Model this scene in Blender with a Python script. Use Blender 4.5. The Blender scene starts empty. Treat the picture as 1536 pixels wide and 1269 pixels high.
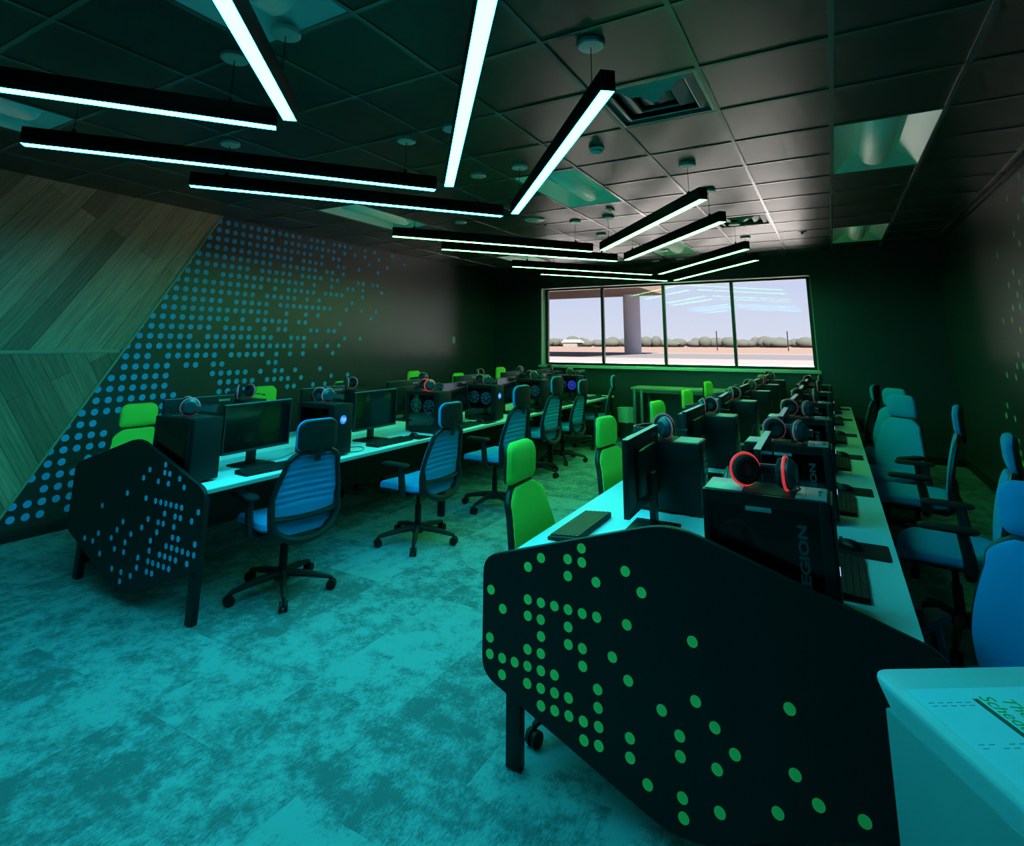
import bpy, bmesh, math, random
from mathutils import Vector, Matrix
random.seed(7)
PI = math.pi
C = bpy.context.scene.collection
sc = bpy.context.scene

# ------------------------------------------------------------------ materials
MATS = {}
def nodes(name):
    m = bpy.data.materials.new(name); m.use_nodes = True
    nt = m.node_tree
    return m, nt, nt.nodes['Principled BSDF']
def mat(name, col, rough=.5, metal=0., spec=.5, emit=None, strength=0., bump=None, coat=0.):
    m, nt, b = nodes(name)
    b.inputs['Base Color'].default_value = (*col, 1)
    b.inputs['Roughness'].default_value = rough
    b.inputs['Metallic'].default_value = metal
    b.inputs['Specular IOR Level'].default_value = spec
    if coat: b.inputs['Coat Weight'].default_value = coat
    if emit:
        b.inputs['Emission Color'].default_value = (*emit, 1)
        b.inputs['Emission Strength'].default_value = strength
    # every surface carries a little procedural unevenness
    tc = nt.nodes.new('ShaderNodeTexCoord'); nz = nt.nodes.new('ShaderNodeTexNoise')
    sca, amt = bump or (60., .02)
    nz.inputs['Scale'].default_value = sca; nz.inputs['Detail'].default_value = 3
    bp = nt.nodes.new('ShaderNodeBump'); bp.inputs['Strength'].default_value = amt * 4; bp.inputs['Distance'].default_value = .002
    nt.links.new(tc.outputs['Object'], nz.inputs['Vector']); nt.links.new(nz.outputs['Fac'], bp.inputs['Height'])
    nt.links.new(bp.outputs['Normal'], b.inputs['Normal'])
    MATS[name] = m
    return m

M_wall = mat('black_wall_paint', (.034, .0335, .0335), .36, spec=1., bump=(220., .12))
M_base = mat('black_rubber', (.012, .012, .013), .5)
M_tile = mat('dark_ceiling_tile', (.030, .028, .027), .33, spec=.5, bump=(420., .07))
M_tee = mat('dark_ceiling_tee', (.13, .125, .12), .26, spec=.8)  # same paint as the tiles, lightened to carry its grazing sheen
M_plenum = mat('plenum_black', (.01, .01, .01), .9)
M_white = mat('white_enamel', (.86, .87, .84), .35)
M_lens = mat('white_lens', (.90, .90, .87), .5)
M_vent = mat('grey_vent_metal', (.20, .20, .20), .35, metal=.3)
M_disc = mat('white_plastic_disc', (.55, .55, .53), .4)
M_black = mat('black_plastic', (.009, .009, .010), .38, spec=.35)
M_blackm = mat('black_matte_plastic', (.007, .007, .008), .6, spec=.3)
M_blkmetal = mat('black_powder_metal', (.009, .009, .010), .45, spec=.35, bump=(400., .1))
M_panel = mat('black_laminate_panel', (.008, .0075, .0075), .5, spec=.35, bump=(300., .1))
M_desk = mat('white_laminate', (.80, .86, .83), .38)
M_edge = mat('desk_edge_band', (.42, .40, .36), .5)
M_screen = mat('dark_screen_glass', (.006, .006, .008), .14, spec=.9, coat=.5)
M_grey = mat('grey_case_plastic', (.30, .31, .31), .30)
M_darkgrey = mat('dark_grey_plastic', (.045, .045, .047), .35)
M_silver = mat('silver_print', (.75, .75, .75), .3, metal=.5)
M_legtext = mat('grey_letter_print', (.07, .075, .08), .35)
M_blue = mat('blue_fabric', (.02, .42, .86), .85, spec=.2, bump=(700., .5))
M_green = mat('green_fabric', (.46, .86, .10), .85, spec=.2, bump=(700., .5))
M_shell = mat('chair_black_shell', (.013, .014, .015), .42, spec=.4)
M_gdot = mat('green_dot_vinyl', (.62, .96, .20), .5)
M_bdot = mat('blue_dot_vinyl', (.10, .52, .86), .5)
M_wdot = mat('blue_dot_paint', (.045, .46, .98), .55)
M_rdot = mat('pale_green_dot_paint', (.34, .48, .30), .5)
M_red = mat('red_headset_ring', (.75, .05, .05), .4, emit=(1., .05, .06), strength=.55)  # ring is no lamp; glow added so red shows under cyan light
M_pink = mat('pink_headset_ring', (.70, .25, .28), .4, emit=(1., .25, .30), strength=.05)  # faint glow added to keep the pink visible, ring is no lamp
M_teal = mat('headset_satin_cover', (.03, .06, .07), .25)
M_foam = mat('headset_foam', (.008, .008, .009), .9)
M_key = mat('keycaps', (.022, .023, .024), .45)
M_lamp_c = mat('cyan_led_diffuser', (.8, .9, .9), .5, emit=(.016, .70, .84), strength=54)
M_lamp_g = mat('green_led_diffuser', (.8, .9, .8), .5, emit=(.085, 1., .20), strength=32)
M_logo = mat('lit_blue_logo', (.02, .05, .3), .4, emit=(.02, .20, 1.), strength=1.1)
M_logow = mat('lit_white_logo', (.3, .5, .9), .4, emit=(.35, .62, 1.), strength=1.1)
M_fanlit = mat('lit_blue_fan', (.02, .05, .3), .4, emit=(.05, .10, .9), strength=.8)
M_led = mat('power_led', (.6, .6, .9), .4, emit=(.5, .55, 1.), strength=2.)
M_fan = mat('grey_fan_blades', (.80, .84, .86), .4)
M_frame = mat('dark_window_frame', (.045, .04, .04), .4, metal=.4)
M_jamb = mat('pale_window_reveal', (.55, .52, .50), .6)
M_sill = mat('white_window_sill', (.62, .70, .60), .4)
M_table = mat('wood_table_top', (.42, .38, .22), .45, bump=(30., .2))
M_steel = mat('pale_steel_leg', (.25, .28, .24), .35, metal=.6)
M_bin = mat('dark_bin_plastic', (.03, .035, .03), .5)
M_liner = mat('pale_bin_liner', (.42, .62, .46), .4)
M_cab = mat('shaded_steel_cabinet', (.22, .26, .26), .42)  # darkened body: shade on the cabinet's side is put into the colour
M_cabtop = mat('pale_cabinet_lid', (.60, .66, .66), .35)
M_paper = mat('printed_paper', (.62, .80, .86), .55)
M_ink = mat('dark_ink', (.03, .10, .06), .7)
M_inkl = mat('faint_grey_ink', (.14, .32, .36), .7)
M_inkg = mat('green_ink', (.05, .42, .05), .7)
M_plate = mat('pale_switch_plate', (.62, .72, .55), .4)
M_cable = mat('black_cable', (.012, .012, .013), .5)
M_wcable = mat('grey_cable', (.30, .30, .28), .5)
M_conc = mat('exterior_concrete', (.74, .68, .65), .9, bump=(3., .2))
M_drive = mat('outside_driveway', (0.113, 0.104, 0.100), .95, bump=(6., .2))
M_kerb = mat('outside_kerb_stone', (0.104, 0.093, 0.090), .95, bump=(6., .2))
M_column = mat('column_stucco', (0.399, 0.372, 0.412), .9, bump=(8., .2))
M_soffit = mat('canopy_soffit', (0.200, 0.122, 0.096), .8)
M_road = mat('asphalt_road', (0.057, 0.051, 0.055), .95, bump=(20., .2))
M_field = mat('dry_field_soil', (0.098, 0.060, 0.044), .95, bump=(2., .3))
M_leaf = mat('far_tree_leaves', (0.032, 0.036, 0.028), .95)
M_house = mat('far_house_wall', (0.113, 0.100, 0.088), .9)
M_post = mat('fence_post_metal', (.012, .011, .011), .9, spec=.1)

def glass(name, tint, refl):
    m, nt, b = nodes(name)
    nt.nodes.remove(b); out = nt.nodes['Material Output']
    tr = nt.nodes.new('ShaderNodeBsdfTransparent'); tr.inputs['Color'].default_value = (*tint, 1)
    gl = nt.nodes.new('ShaderNodeBsdfGlossy'); gl.inputs['Roughness'].default_value = .03
    fr = nt.nodes.new('ShaderNodeFresnel'); fr.inputs['IOR'].default_value = refl
    mx = nt.nodes.new('ShaderNodeMixShader')
    nt.links.new(fr.outputs[0], mx.inputs[0]); nt.links.new(tr.outputs[0], mx.inputs[1]); nt.links.new(gl.outputs[0], mx.inputs[2])
    nt.links.new(mx.outputs[0], out.inputs['Surface'])
    return m
M_pane = glass('window_glass', (.97, .98, .99), 1.45)
M_smoke = glass('smoked_side_glass', (.66, .70, .74), 1.5)

def wood(name, ang):
    m, nt, b = nodes(name); N = nt.nodes; L = nt.links
    tc = N.new('ShaderNodeTexCoord'); sp = N.new('ShaderNodeSeparateXYZ'); L.new(tc.outputs['Object'], sp.inputs[0])
    def lin(a, bb):
        m1 = N.new('ShaderNodeMath'); m1.operation = 'MULTIPLY'; m1.inputs[1].default_value = a; L.new(sp.outputs['Y'], m1.inputs[0])
        m2 = N.new('ShaderNodeMath'); m2.operation = 'MULTIPLY_ADD'; m2.inputs[1].default_value = bb
        L.new(sp.outputs['Z'], m2.inputs[0]); L.new(m1.outputs[0], m2.inputs[2]); return m2.outputs[0]
    cb = N.new('ShaderNodeCombineXYZ'); c, s = math.cos(ang), math.sin(ang)
    L.new(lin(c, s), cb.inputs[0]); L.new(lin(-s, c), cb.inputs[1])
    br = N.new('ShaderNodeTexBrick'); br.inputs['Scale'].default_value = 1
    br.inputs['Brick Width'].default_value = 3.6; br.inputs['Row Height'].default_value = .155
    br.inputs['Mortar Size'].default_value = .0018; br.inputs['Bias'].default_value = 0
    br.offset = .37
    br.inputs['Color1'].default_value = (.34, .20, .125, 1); br.inputs['Color2'].default_value = (.72, .45, .29, 1)
    br.inputs['Mortar'].default_value = (.05, .04, .03, 1)
    L.new(cb.outputs[0], br.inputs['Vector'])
    mp = N.new('ShaderNodeMapping'); mp.inputs['Scale'].default_value = (1.2, 26, 1); L.new(cb.outputs[0], mp.inputs['Vector'])
    nz = N.new('ShaderNodeTexNoise'); nz.inputs['Scale'].default_value = 2.2; nz.inputs['Detail'].default_value = 6; nz.inputs['Roughness'].default_value = .6
    L.new(mp.outputs[0], nz.inputs['Vector'])
    rp = N.new('ShaderNodeValToRGB'); rp.color_ramp.elements[0].position = .3; rp.color_ramp.elements[0].color = (.55, .55, .55, 1)
    rp.color_ramp.elements[1].position = .75; rp.color_ramp.elements[1].color = (1.25, 1.22, 1.18, 1); L.new(nz.outputs['Fac'], rp.inputs[0])
    mx = N.new('ShaderNodeMix'); mx.data_type = 'RGBA'; mx.blend_type = 'MULTIPLY'; mx.inputs[0].default_value = 1
    L.new(br.outputs['Color'], mx.inputs[6]); L.new(rp.outputs[0], mx.inputs[7]); L.new(mx.outputs[2], b.inputs['Base Color'])
    b.inputs['Roughness'].default_value = .5
    return m
M_woodU = wood('chevron_planks_up', math.radians(60))
M_woodL = wood('chevron_planks_down', math.radians(-61.5))
M_strip = mat('pale_wood_trim', (.36, .36, .26), .5, bump=(40., .2))

def carpet():
    m, nt, b = nodes('mottled_carpet_planks'); N = nt.nodes; L = nt.links
    tc = N.new('ShaderNodeTexCoord')
    mp = N.new('ShaderNodeMapping'); mp.inputs['Rotation'].default_value = (0, 0, PI/2); mp.inputs['Location'].default_value = (.12, -.19, 0)
    L.new(tc.outputs['Object'], mp.inputs['Vector'])
    br = N.new('ShaderNodeTexBrick'); br.inputs['Scale'].default_value = 1; br.inputs['Brick Width'].default_value = 1.0
    br.inputs['Row Height'].default_value = .5; br.inputs['Mortar Size'].default_value = 0; br.offset = .5
    br.inputs['Color1'].default_value = (0, 0, 0, 1); br.inputs['Color2'].default_value = (1, 1, 1, 1); L.new(mp.outputs[0], br.inputs['Vector'])
    # blotches, offset per plank so they break at plank edges
    off = N.new('ShaderNodeVectorMath'); off.operation = 'MULTIPLY_ADD'; off.inputs[1].default_value = (7, 11, 5)
    L.new(br.outputs['Color'], off.inputs[0]); L.new(tc.outputs['Object'], off.inputs[2])
    n1 = N.new('ShaderNodeTexNoise'); n1.inputs['Scale'].default_value = 6.5; n1.inputs['Detail'].default_value = 12; n1.inputs['Roughness'].default_value = .80
    L.new(off.outputs[0], n1.inputs['Vector'])
    mp2 = N.new('ShaderNodeMapping'); mp2.inputs['Scale'].default_value = (1, .28, 1); L.new(tc.outputs['Object'], mp2.inputs['Vector'])
    n2 = N.new('ShaderNodeTexNoise'); n2.inputs['Scale'].default_value = 120; n2.inputs['Detail'].default_value = 2; L.new(mp2.outputs[0], n2.inputs['Vector'])
    add = N.new('ShaderNodeMath'); add.operation = 'MULTIPLY_ADD'; add.inputs[1].default_value = .13
    L.new(br.outputs['Color'], add.inputs[0]); L.new(n1.outputs['Fac'], add.inputs[2])
    add2 = N.new('ShaderNodeMath'); add2.operation = 'MULTIPLY_ADD'; add2.inputs[1].default_value = .24
    L.new(n2.outputs['Fac'], add2.inputs[0]); L.new(add.outputs[0], add2.inputs[2])
    rp = N.new('ShaderNodeValToRGB'); e = rp.color_ramp.elements
    e[0].position = .595; e[0].color = (.115, .15, .152, 1); e[1].position = .75; e[1].color = (.26, .345, .35, 1)
    x = rp.color_ramp.elements.new(.66); x.color = (.175, .232, .235, 1)
    L.new(add2.outputs[0], rp.inputs[0]); L.new(rp.outputs[0], b.inputs['Base Color'])
    b.inputs['Roughness'].default_value = .95; b.inputs['Specular IOR Level'].default_value = .15
    bp = N.new('ShaderNodeBump'); bp.inputs['Strength'].default_value = .5; bp.inputs['Distance'].default_value = .004
    L.new(n2.outputs['Fac'], bp.inputs['Height']); L.new(bp.outputs[0], b.inputs['Normal'])
    return m
M_carpet = carpet()

# ------------------------------------------------------------------ mesh helper
class MB:
    def __init__(s): s.bm = bmesh.new()
    def box(s, x0, x1, y0, y1, z0, z1, bev=0., seg=2, M=None):
        r = bmesh.ops.create_cube(s.bm, size=1.)
        vs = r['verts']
        for v in vs:
            v.co = Vector((x0 + (v.co.x + .5) * (x1 - x0), y0 + (v.co.y + .5) * (y1 - y0), z0 + (v.co.z + .5) * (z1 - z0)))
        if bev:
            es = list({e for v in vs for e in v.link_edges})
            rr = bmesh.ops.bevel(s.bm, geom=es, offset=bev, segments=seg, affect='EDGES', profile=.5, clamp_overlap=True)
            vs = list({v for f in rr['faces'] for v in f.verts} | {v for v in vs if v.is_valid})
        if M is not None:
            for v in vs: v.co = M @ v.co
        return s
    def ring(s, pts): return [s.bm.verts.new(p) for p in pts]
    def skin(s, rings, cap0=True, cap1=True, closed=True):
        n = len(rings[0])
        for a, b in zip(rings, rings[1:]):
            for i in range(n if closed else n - 1):
                j = (i + 1) % n
                try: s.bm.faces.new((a[i], a[j], b[j], b[i]))
                except ValueError: pass
        if cap0: s.bm.faces.new(list(reversed(rings[0])))
        if cap1: s.bm.faces.new(rings[-1])
        return s
    def cyl(s, p0, p1, r0, r1=None, seg=16):
        return s.tube([p0, p1], [r0, r0 if r1 is None else r1], seg)
    def tube(s, pts, r, seg=8, flat=1., up=None):
        P = [Vector(p) for p in pts]; n = len(P)
        R = r if isinstance(r, (list, tuple)) else [r] * n
        rings = []; ref = None
        for i, p in enumerate(P):
            t = (P[min(i + 1, n - 1)] - P[max(i - 1, 0)]).normalized()
            if ref is None:
                u = Vector(up) if up else (Vector((0, 0, 1)) if abs(t.z) < .9 else Vector((1, 0, 0)))
            else: u = ref
            a = u - t * u.dot(t)
            if a.length < 1e-6: a = t.orthogonal()
            a.normalize(); b = t.cross(a); ref = a
            rings.append(s.ring([p + a * (R[i] * math.cos(2 * PI * k / seg)) + b * (R[i] * flat * math.sin(2 * PI * k / seg)) for k in range(seg)]))
        return s.skin(rings)
    def slab(s, outline, rings, f):
        """outline: 2d points; rings: (scale, depth) list from one face centre to the other; f(x, y, d) -> point"""
        rs = [s.ring([f(x * k, y * k, d) for x, y in outline]) for k, d in rings]
        return s.skin(rs)
    def prism(s, outline, d0, d1, f, bev=0.):
        if bev:
            cx = sum(p[0] for p in outline) / len(outline); cy = sum(p[1] for p in outline) / len(outline)
            w = max(abs(p[0] - cx) for p in outline)
            k = 1 - bev / w
            ins = [(cx + (x - cx) * k, cy + (y - cy) * k) for x, y in outline]
            rs = [s.ring([f(x, y, d0) for x, y in ins]), s.ring([f(x, y, d0 + bev) for x, y in outline]),
                  s.ring([f(x, y, d1 - bev) for x, y in outline]), s.ring([f(x, y, d1) for x, y in ins])]
        else:
            rs = [s.ring([f(x, y, d0) for x, y in outline]), s.ring([f(x, y, d1) for x, y in outline])]
        return s.skin(rs)
    def ball(s, c, r, sx=1, sy=1, sz=1, sub=2):
        q = bmesh.ops.create_icosphere(s.bm, subdivisions=sub, radius=r)
        for v in q['verts']: v.co = Vector((c[0] + v.co.x * sx, c[1] + v.co.y * sy, c[2] + v.co.z * sz))
        return s
    def disc(s, c, r, u, v, n, th, seg=18):
        c, u, v, n = map(Vector, (c, u, v, n))
        a = s.ring([c + u * (r * math.cos(2 * PI * k / seg)) + v * (r * math.sin(2 * PI * k / seg)) for k in range(seg)])
        b = s.ring([p.co + n * th for p in a])
        return s.skin([a, b])
    def torus(s, c, R, r, ax, seg=24, sub=8, e1=None):
        c, ax = Vector(c), Vector(ax).normalized(); u = ax.orthogonal().normalized() if e1 is None else Vector(e1); v = ax.cross(u)
        rs = []
        for i in range(seg):
            t = 2 * PI * i / seg; d = u * math.cos(t) + v * math.sin(t)
            rs.append(s.ring([c + d * (R + r * math.cos(2 * PI * k / sub)) + ax * (r * math.sin(2 * PI * k / sub)) for k in range(sub)]))
        rs.append(rs[0])
        return s.skin(rs, False, False)
    def obj(s, name, m, parent=None, angle=35):
        bmesh.ops.recalc_face_normals(s.bm, faces=s.bm.faces[:])
        lim = math.radians(angle)
        for e in s.bm.edges:
            e.smooth = len(e.link_faces) == 2 and e.calc_face_angle(0) < lim
        for f in s.bm.faces: f.smooth = True
        me = bpy.data.meshes.new(name); s.bm.to_mesh(me); s.bm.free()
        me.materials.append(m)
        o = bpy.data.objects.new(name, me); C.objects.link(o)
        if parent: o.parent = parent
        return o

def XYZ(x, y, z): return Vector((x, y, z))
def rrect(w, h, r, seg=5, r2=None):
    """rounded rectangle outline centred on 0 (r for the upper corners, r2 for the lower)"""
    out = []
    rb = r if r2 is None else r2
    for cx, cy, a0, q in ((w - r, h - r, 0, r), (-(w - r), h - r, PI / 2, r), (-(w - rb), -(h - rb), PI, rb), (w - rb, -(h - rb), 1.5 * PI, rb)):
        for k in range(seg + 1):
            a = a0 + PI / 2 * k / seg
            out.append((cx + q * math.cos(a), cy + q * math.sin(a)))
    return out
def tag(o, label=None, cat=None, group=None, kind=None):
    if label: o['label'] = label
    if cat: o['category'] = cat
    if group: o['group'] = group
    if kind: o['kind'] = kind
    return o
def empty(name, loc=(0, 0, 0), rz=0.):
    o = bpy.data.objects.new(name, None); C.objects.link(o)
    o.location = loc; o.rotation_euler = (0, 0, rz); o.empty_display_size = .1
    return o
def copy_tree(o, parent=None):
    c = o.copy(); C.objects.link(c)
    if parent: c.parent = parent
    for ch in [x for x in KIDS.get(o.name, [])]: copy_tree(ch, c)
    return c
KIDS = {}
def index(o):
    """remember the children of a finished prototype so that copying need not search"""
    KIDS[o.name] = list(o.children)
    for ch in o.children: index(ch)
def text_mesh(s, size, m, name, parent, matrix, depth=.0006, shear=0., align='CENTER', bold=0.):
    cu = bpy.data.curves.new('t', 'FONT'); cu.body = s; cu.size = size; cu.extrude = depth; cu.shear = shear; cu.offset = bold
    cu.align_x = align; cu.align_y = 'CENTER'; cu.resolution_u = 3
    to = bpy.data.objects.new('t', cu); C.objects.link(to)
    dg = bpy.context.evaluated_depsgraph_get(); me = bpy.data.meshes.new_from_object(to.evaluated_get(dg))
    bpy.data.objects.remove(to); bpy.data.curves.remove(cu)
    me.transform(matrix); me.materials.clear(); me.materials.append(m); me.name = name
    o = bpy.data.objects.new(name, me); C.objects.link(o); o.parent = parent
    return o
def basis(x, y, o):
    x, y = Vector(x).normalized(), Vector(y).normalized(); z = x.cross(y)
    m = Matrix((x, y, z)).transposed().to_4x4(); m.translation = Vector(o); return m
ORD = ['first', 'second', 'third', 'fourth', 'fifth', 'sixth', 'seventh']

# ------------------------------------------------------------------ the room
HC, ZC = 1.58, 3.003                 # camera height, ceiling height
XL, XR, YB, YF = -5.95, 1.43, -2.4, 9.6
GX, GY, T = .128, 2.76, .6096        # ceiling grid
DZ = .735                            # desk height

floor = MB().box(XL - .2, XR + .2, YB - .2, YF + .2, -.12, 0).obj('floor', M_carpet); tag(floor, kind='structure')
wl = MB().box(XL - .15, XL, YB - .15, YF + .15, 0, ZC + .3).obj('wall_left', M_wall); tag(wl, kind='structure')
wr = MB().box(XR, XR + .15, YB - .15, YF + .15, 0, ZC + .3).obj('wall_right', M_wall); tag(wr, kind='structure')
wb = MB().box(XL, XR, YB - .15, YB, 0, ZC + .3).obj('wall_back', M_wall); tag(wb, kind='structure')
WX0, WX1, WZ0, WZ1 = -4.885, -.20, 1.205, 2.66
b = MB()
b.box(XL, WX0, YF, YF + .26, 0, ZC + .3); b.box(WX1, XR, YF, YF + .26, 0, ZC + .3)
b.box(WX0, WX1, YF, YF + .26, 0, WZ0); b.box(WX0, WX1, YF, YF + .26, WZ1, ZC + .3)
wf = b.obj('wall_far', M_wall); tag(wf, kind='structure')
for n, a in (('left', (XL, XL + .012, YB, YF, 0, .10)), ('right', (XR - .012, XR, YB, YF, 0, .10)), ('far', (XL, XR, YF - .012, YF, 0, .10))):
    tag(MB().box(*a, bev=.003).obj('baseboard_' + n, M_base), kind='structure')
tag(MB().box(XR - .03, XR, YB, YF, ZC - .035, ZC - .006).obj('dark_strip_1', M_base), kind='structure')  # dark strip along the right wall, just below the ceiling

# ceiling: tiles in a T grid, open where lights and air vents sit
i0, i1 = math.floor((XL - GX) / T), math.ceil((XR - GX) / T)
j0, j1 = math.floor((YB - GY) / T), math.ceil((YF - GY) / T)
TROF = [(-8, -4), (-4, -4), (-8, 2), (-4, 2), (0, 2), (-8, 8), (-4, 8), (0, 8)]
VENT = [(-2, 0), (-2, 6)]
skip = {(i, j + d) for i, j in TROF for d in (0, 1)} | set(VENT)
b = MB()
for i in range(i0, i1):
    for j in range(j0, j1):
        if (i, j) in skip: continue
        x0, x1 = max(GX + i * T, XL), min(GX + (i + 1) * T, XR)
        y0, y1 = max(GY + j * T, YB), min(GY + (j + 1) * T, YF)
        b.box(x0, x1, y0, y1, ZC, ZC + .02)
ceil = b.obj('ceiling', M_tile); tag(ceil, kind='structure')
b = MB()
for i in range(i0, i1 + 1):
    x = GX + i * T
    if XL < x < XR: b.box(x - .012, x + .012, YB, YF, ZC - .006, ZC + .012)
for j in range(j0, j1 + 1):
    y = GY + j * T
    if not YB < y < YF: continue
    xs = sorted(GX + i * T for i, jj in TROF if jj + 1 == j)          # a light spans two cells: no cross tee under it
    a = XL
    for q in xs:
        if q > a: b.box(a, q, y - .012, y + .012, ZC - .0055, ZC + .012)
        a = q + T
    b.box(a, XR, y - .012, y + .012, ZC - .0055, ZC + .012)
b.obj('ceiling_grid', M_tee, ceil)
b = MB(); b.box(XL - .15, XR + .15, YB - .15, YF + .2, ZC + .28, ZC + .36); b.obj('roof_deck', M_plenum, ceil)

# painted dots on the left wall: a lattice 9.8 cm apart that thins out (rows from the ceiling down, bit c = column c)
ROWS = ['114f77ff8000', '8255ff7f8000', '8835fffc000', '2267bffe000', '5bf7fe000', '3637beff000', '4592fff7000', '47bebff800', '1057dff800', '249ff7dfc00', '100527ffe00', '41bebfe00', '3635eff00', '481cffbf00', '557f7ff80', '2157dfb80', '1836f80', '8b5f0fe0', '1217be0fe0', '14c5e1ff0', '1df0', '1fc38', '3f478', '1fc', '1ee', '1fe', '1fd', '1ff', '1f7']
b = MB()
for r, hx in enumerate(ROWS):
    bits = int(hx, 16); z = 2.942 - .099 * r
    for c in range(64):
        if bits >> c & 1:
            y = 2.203 + .0981 * c
            if y > 2.12 + (z - .24) * (3.665 - 2.131) / (2.995 - .24) - .02:
                b.disc((XL, y, z), .0295, (0, 1, 0), (0, 0, 1), (1, 0, 0), .0012)
b.obj('dot_pattern', M_wdot, wl)
RW = [(5.606, 2.916), (6.0, 2.815), (5.596, 2.715), (5.789, 2.611), (5.983, 2.506), (5.875, 2.409), (6.577, 2.409), (6.176, 2.206), (6.056, 2.107), (6.37, 2.108), (6.161, 2.007), (6.36, 1.907), (6.147, 1.906), (6.734, 1.807), (6.445, 1.806), (6.25, 1.714), (6.434, 1.505), (6.526, 1.404), (6.344, 1.41), (6.91, 1.311), (6.617, 1.305), (7.076, 1.018), (7.167, .915), (6.869, .917), (6.863, .718), (7.248, .617), (6.87, .617), (7.137, .52), (7.052, .527), (6.846, .527), (7.263, .416)]
for r in range(28):                       # the same scatter thickens towards the camera, past the frame
    for c in range(28):
        y = 5.5 - .0981 * c
        if random.random() < .25 + .03 * c: RW.append((y, 2.916 - .0985 * r))
b = MB()
for y, z in RW: b.disc((XR, y, z), .0295, (0, 1, 0), (0, 0, 1), (-1, 0, 0), .0012, 14)
b.obj('dot_pattern', M_rdot, wr)
# wood cladding with its slanted edge
clad = MB().prism([(YB, 1.52), (2.845, 1.52), (3.668, ZC), (YB, ZC)], 0, .022, lambda y, z, d: XYZ(XL + d, y, z)).obj('wall_left_cladding', M_woodU)
tag(clad, kind='structure')
MB().prism([(YB, .10), (2.055, .10), (2.828, 1.49), (YB, 1.49)], 0, .022, lambda y, z, d: XYZ(XL + d, y, z)).obj('lower_planks', M_woodL, clad)
MB().box(XL, XL + .028, YB, 2.82, 1.49, 1.52, bev=.003).obj('trim_strip', M_strip, clad)
MB().prism([(2.055, .10), (2.078, .10), (3.692, ZC), (3.668, ZC)], 0, .03, lambda y, z, d: XYZ(XL + d, y, z)).obj('edge_strip', M_strip, clad)

# window
b = MB(); fy0, fy1 = YF + .16, YF + .22; fw = .045
gx0, gx1 = -4.84, -.24
b.box(WX0, WX1, fy0, fy1, WZ0, WZ0 + fw); b.box(WX0, WX1, fy0, fy1, WZ1 - fw, WZ1)
for k in range(5):
    x = gx0 + (gx1 - gx0) * k / 4
    b.box(x - .025, x + .025, fy0, fy1, WZ0 + fw, WZ1 - fw)
b.box(WX0, gx0 - .025, fy0, fy1, WZ0 + fw, WZ1 - fw); b.box(gx1 + .025, WX1, fy0, fy1, WZ0 + fw, WZ1 - fw)
win = b.obj('window_1', M_frame); tag(win, kind='structure')
for k in range(4):
    w = (gx1 - gx0) / 4
    MB().box(gx0 + w * k + .025, gx0 + w * (k + 1) - .025, fy0 + .03, fy0 + .036, WZ0 + fw, WZ1 - fw).obj('pane', M_pane, win)
MB().box(WX0 - .03, WX1 + .03, YF - .07, YF + .16, WZ0 - .045, WZ0 + .002, bev=.006).obj('window_sill', M_sill, win)
b = MB(); b.box(WX0, WX0 + .012, YF, fy0, WZ0, WZ1); b.box(WX1 - .012, WX1, YF, fy0, WZ0, WZ1); b.box(WX0, WX1, YF, fy0, WZ1 - .012, WZ1)
b.obj('window_reveal', M_jamb, win)
sw = empty('light_switch', (XL, 8.22, 1.655)); tag(sw, 'small pale switch plate on the dark wall past the blue dots', 'light switch')
MB().box(0, .006, -.04, .04, -.06, .06, bev=.002).obj('cover_plate', M_plate, sw)
MB().box(.006, .012, -.014, .014, -.03, .03, bev=.002).obj('rocker', M_plate, sw)

# ------------------------------------------------------------------ ceiling fixtures
def troffer():
    r = empty('recessed_ceiling_light')
    w, l, h = T / 2 - .013, T - .013, .095
    b = MB()
    o = b.ring([(-w, -l, 0), (w, -l, 0), (w, l, 0), (-w, l, 0)]); i = b.ring([(-w + .14, -l + .17, h), (w - .14, -l + .17, h), (w - .14, l - .17, h), (-w + .14, l - .17, h)])
    b.skin([o, i], False, True)
    b.obj('reflector_tray', M_white, r, 8)
    MB().box(-w, w, -l, l, h + .01, h + .05).obj('housing', M_white, r)
    b = MB()
    rs = []
    for y in (-l + .10, -l + .13, l - .13, l - .10):
        k = .8 if abs(y) > l - .12 else 1
        rs.append(b.ring([(.105 * k * math.cos(a), y, .105 - .105 * k * math.sin(a)) for a in [PI * q / 14 for q in range(15)]]))
    b.skin(rs)
    b.obj('lamp_cover', M_lens, r)
    index(r); return r
tl = ['white recessed light partly behind the cyan bars, left of the cyan pair', 'white recessed light crossed by the first cyan chevron overhead', 'white recessed light above the blue dots, behind the third cyan bar',
      'white recessed light behind the cyan bar that points into the room', 'white recessed light by the right wall, nearer of two with lit cylinders', 'white recessed light low over the green bars at the left wall',
      'white recessed light over the window between green chevron bars', 'white recessed light by the right wall, farther one against the far wall']
tl[0] = 'white recessed light above the wood cladding, half outside the picture'
proto = None
for (i, j), lab in zip(TROF, tl):
    o = troffer() if proto is None else copy_tree(proto)
    if proto is None: proto = o
    o.location = (GX + (i + .5) * T, GY + (j + 1) * T, ZC)
    tag(o, lab, 'ceiling light', 'recessed ceiling lights')
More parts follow.
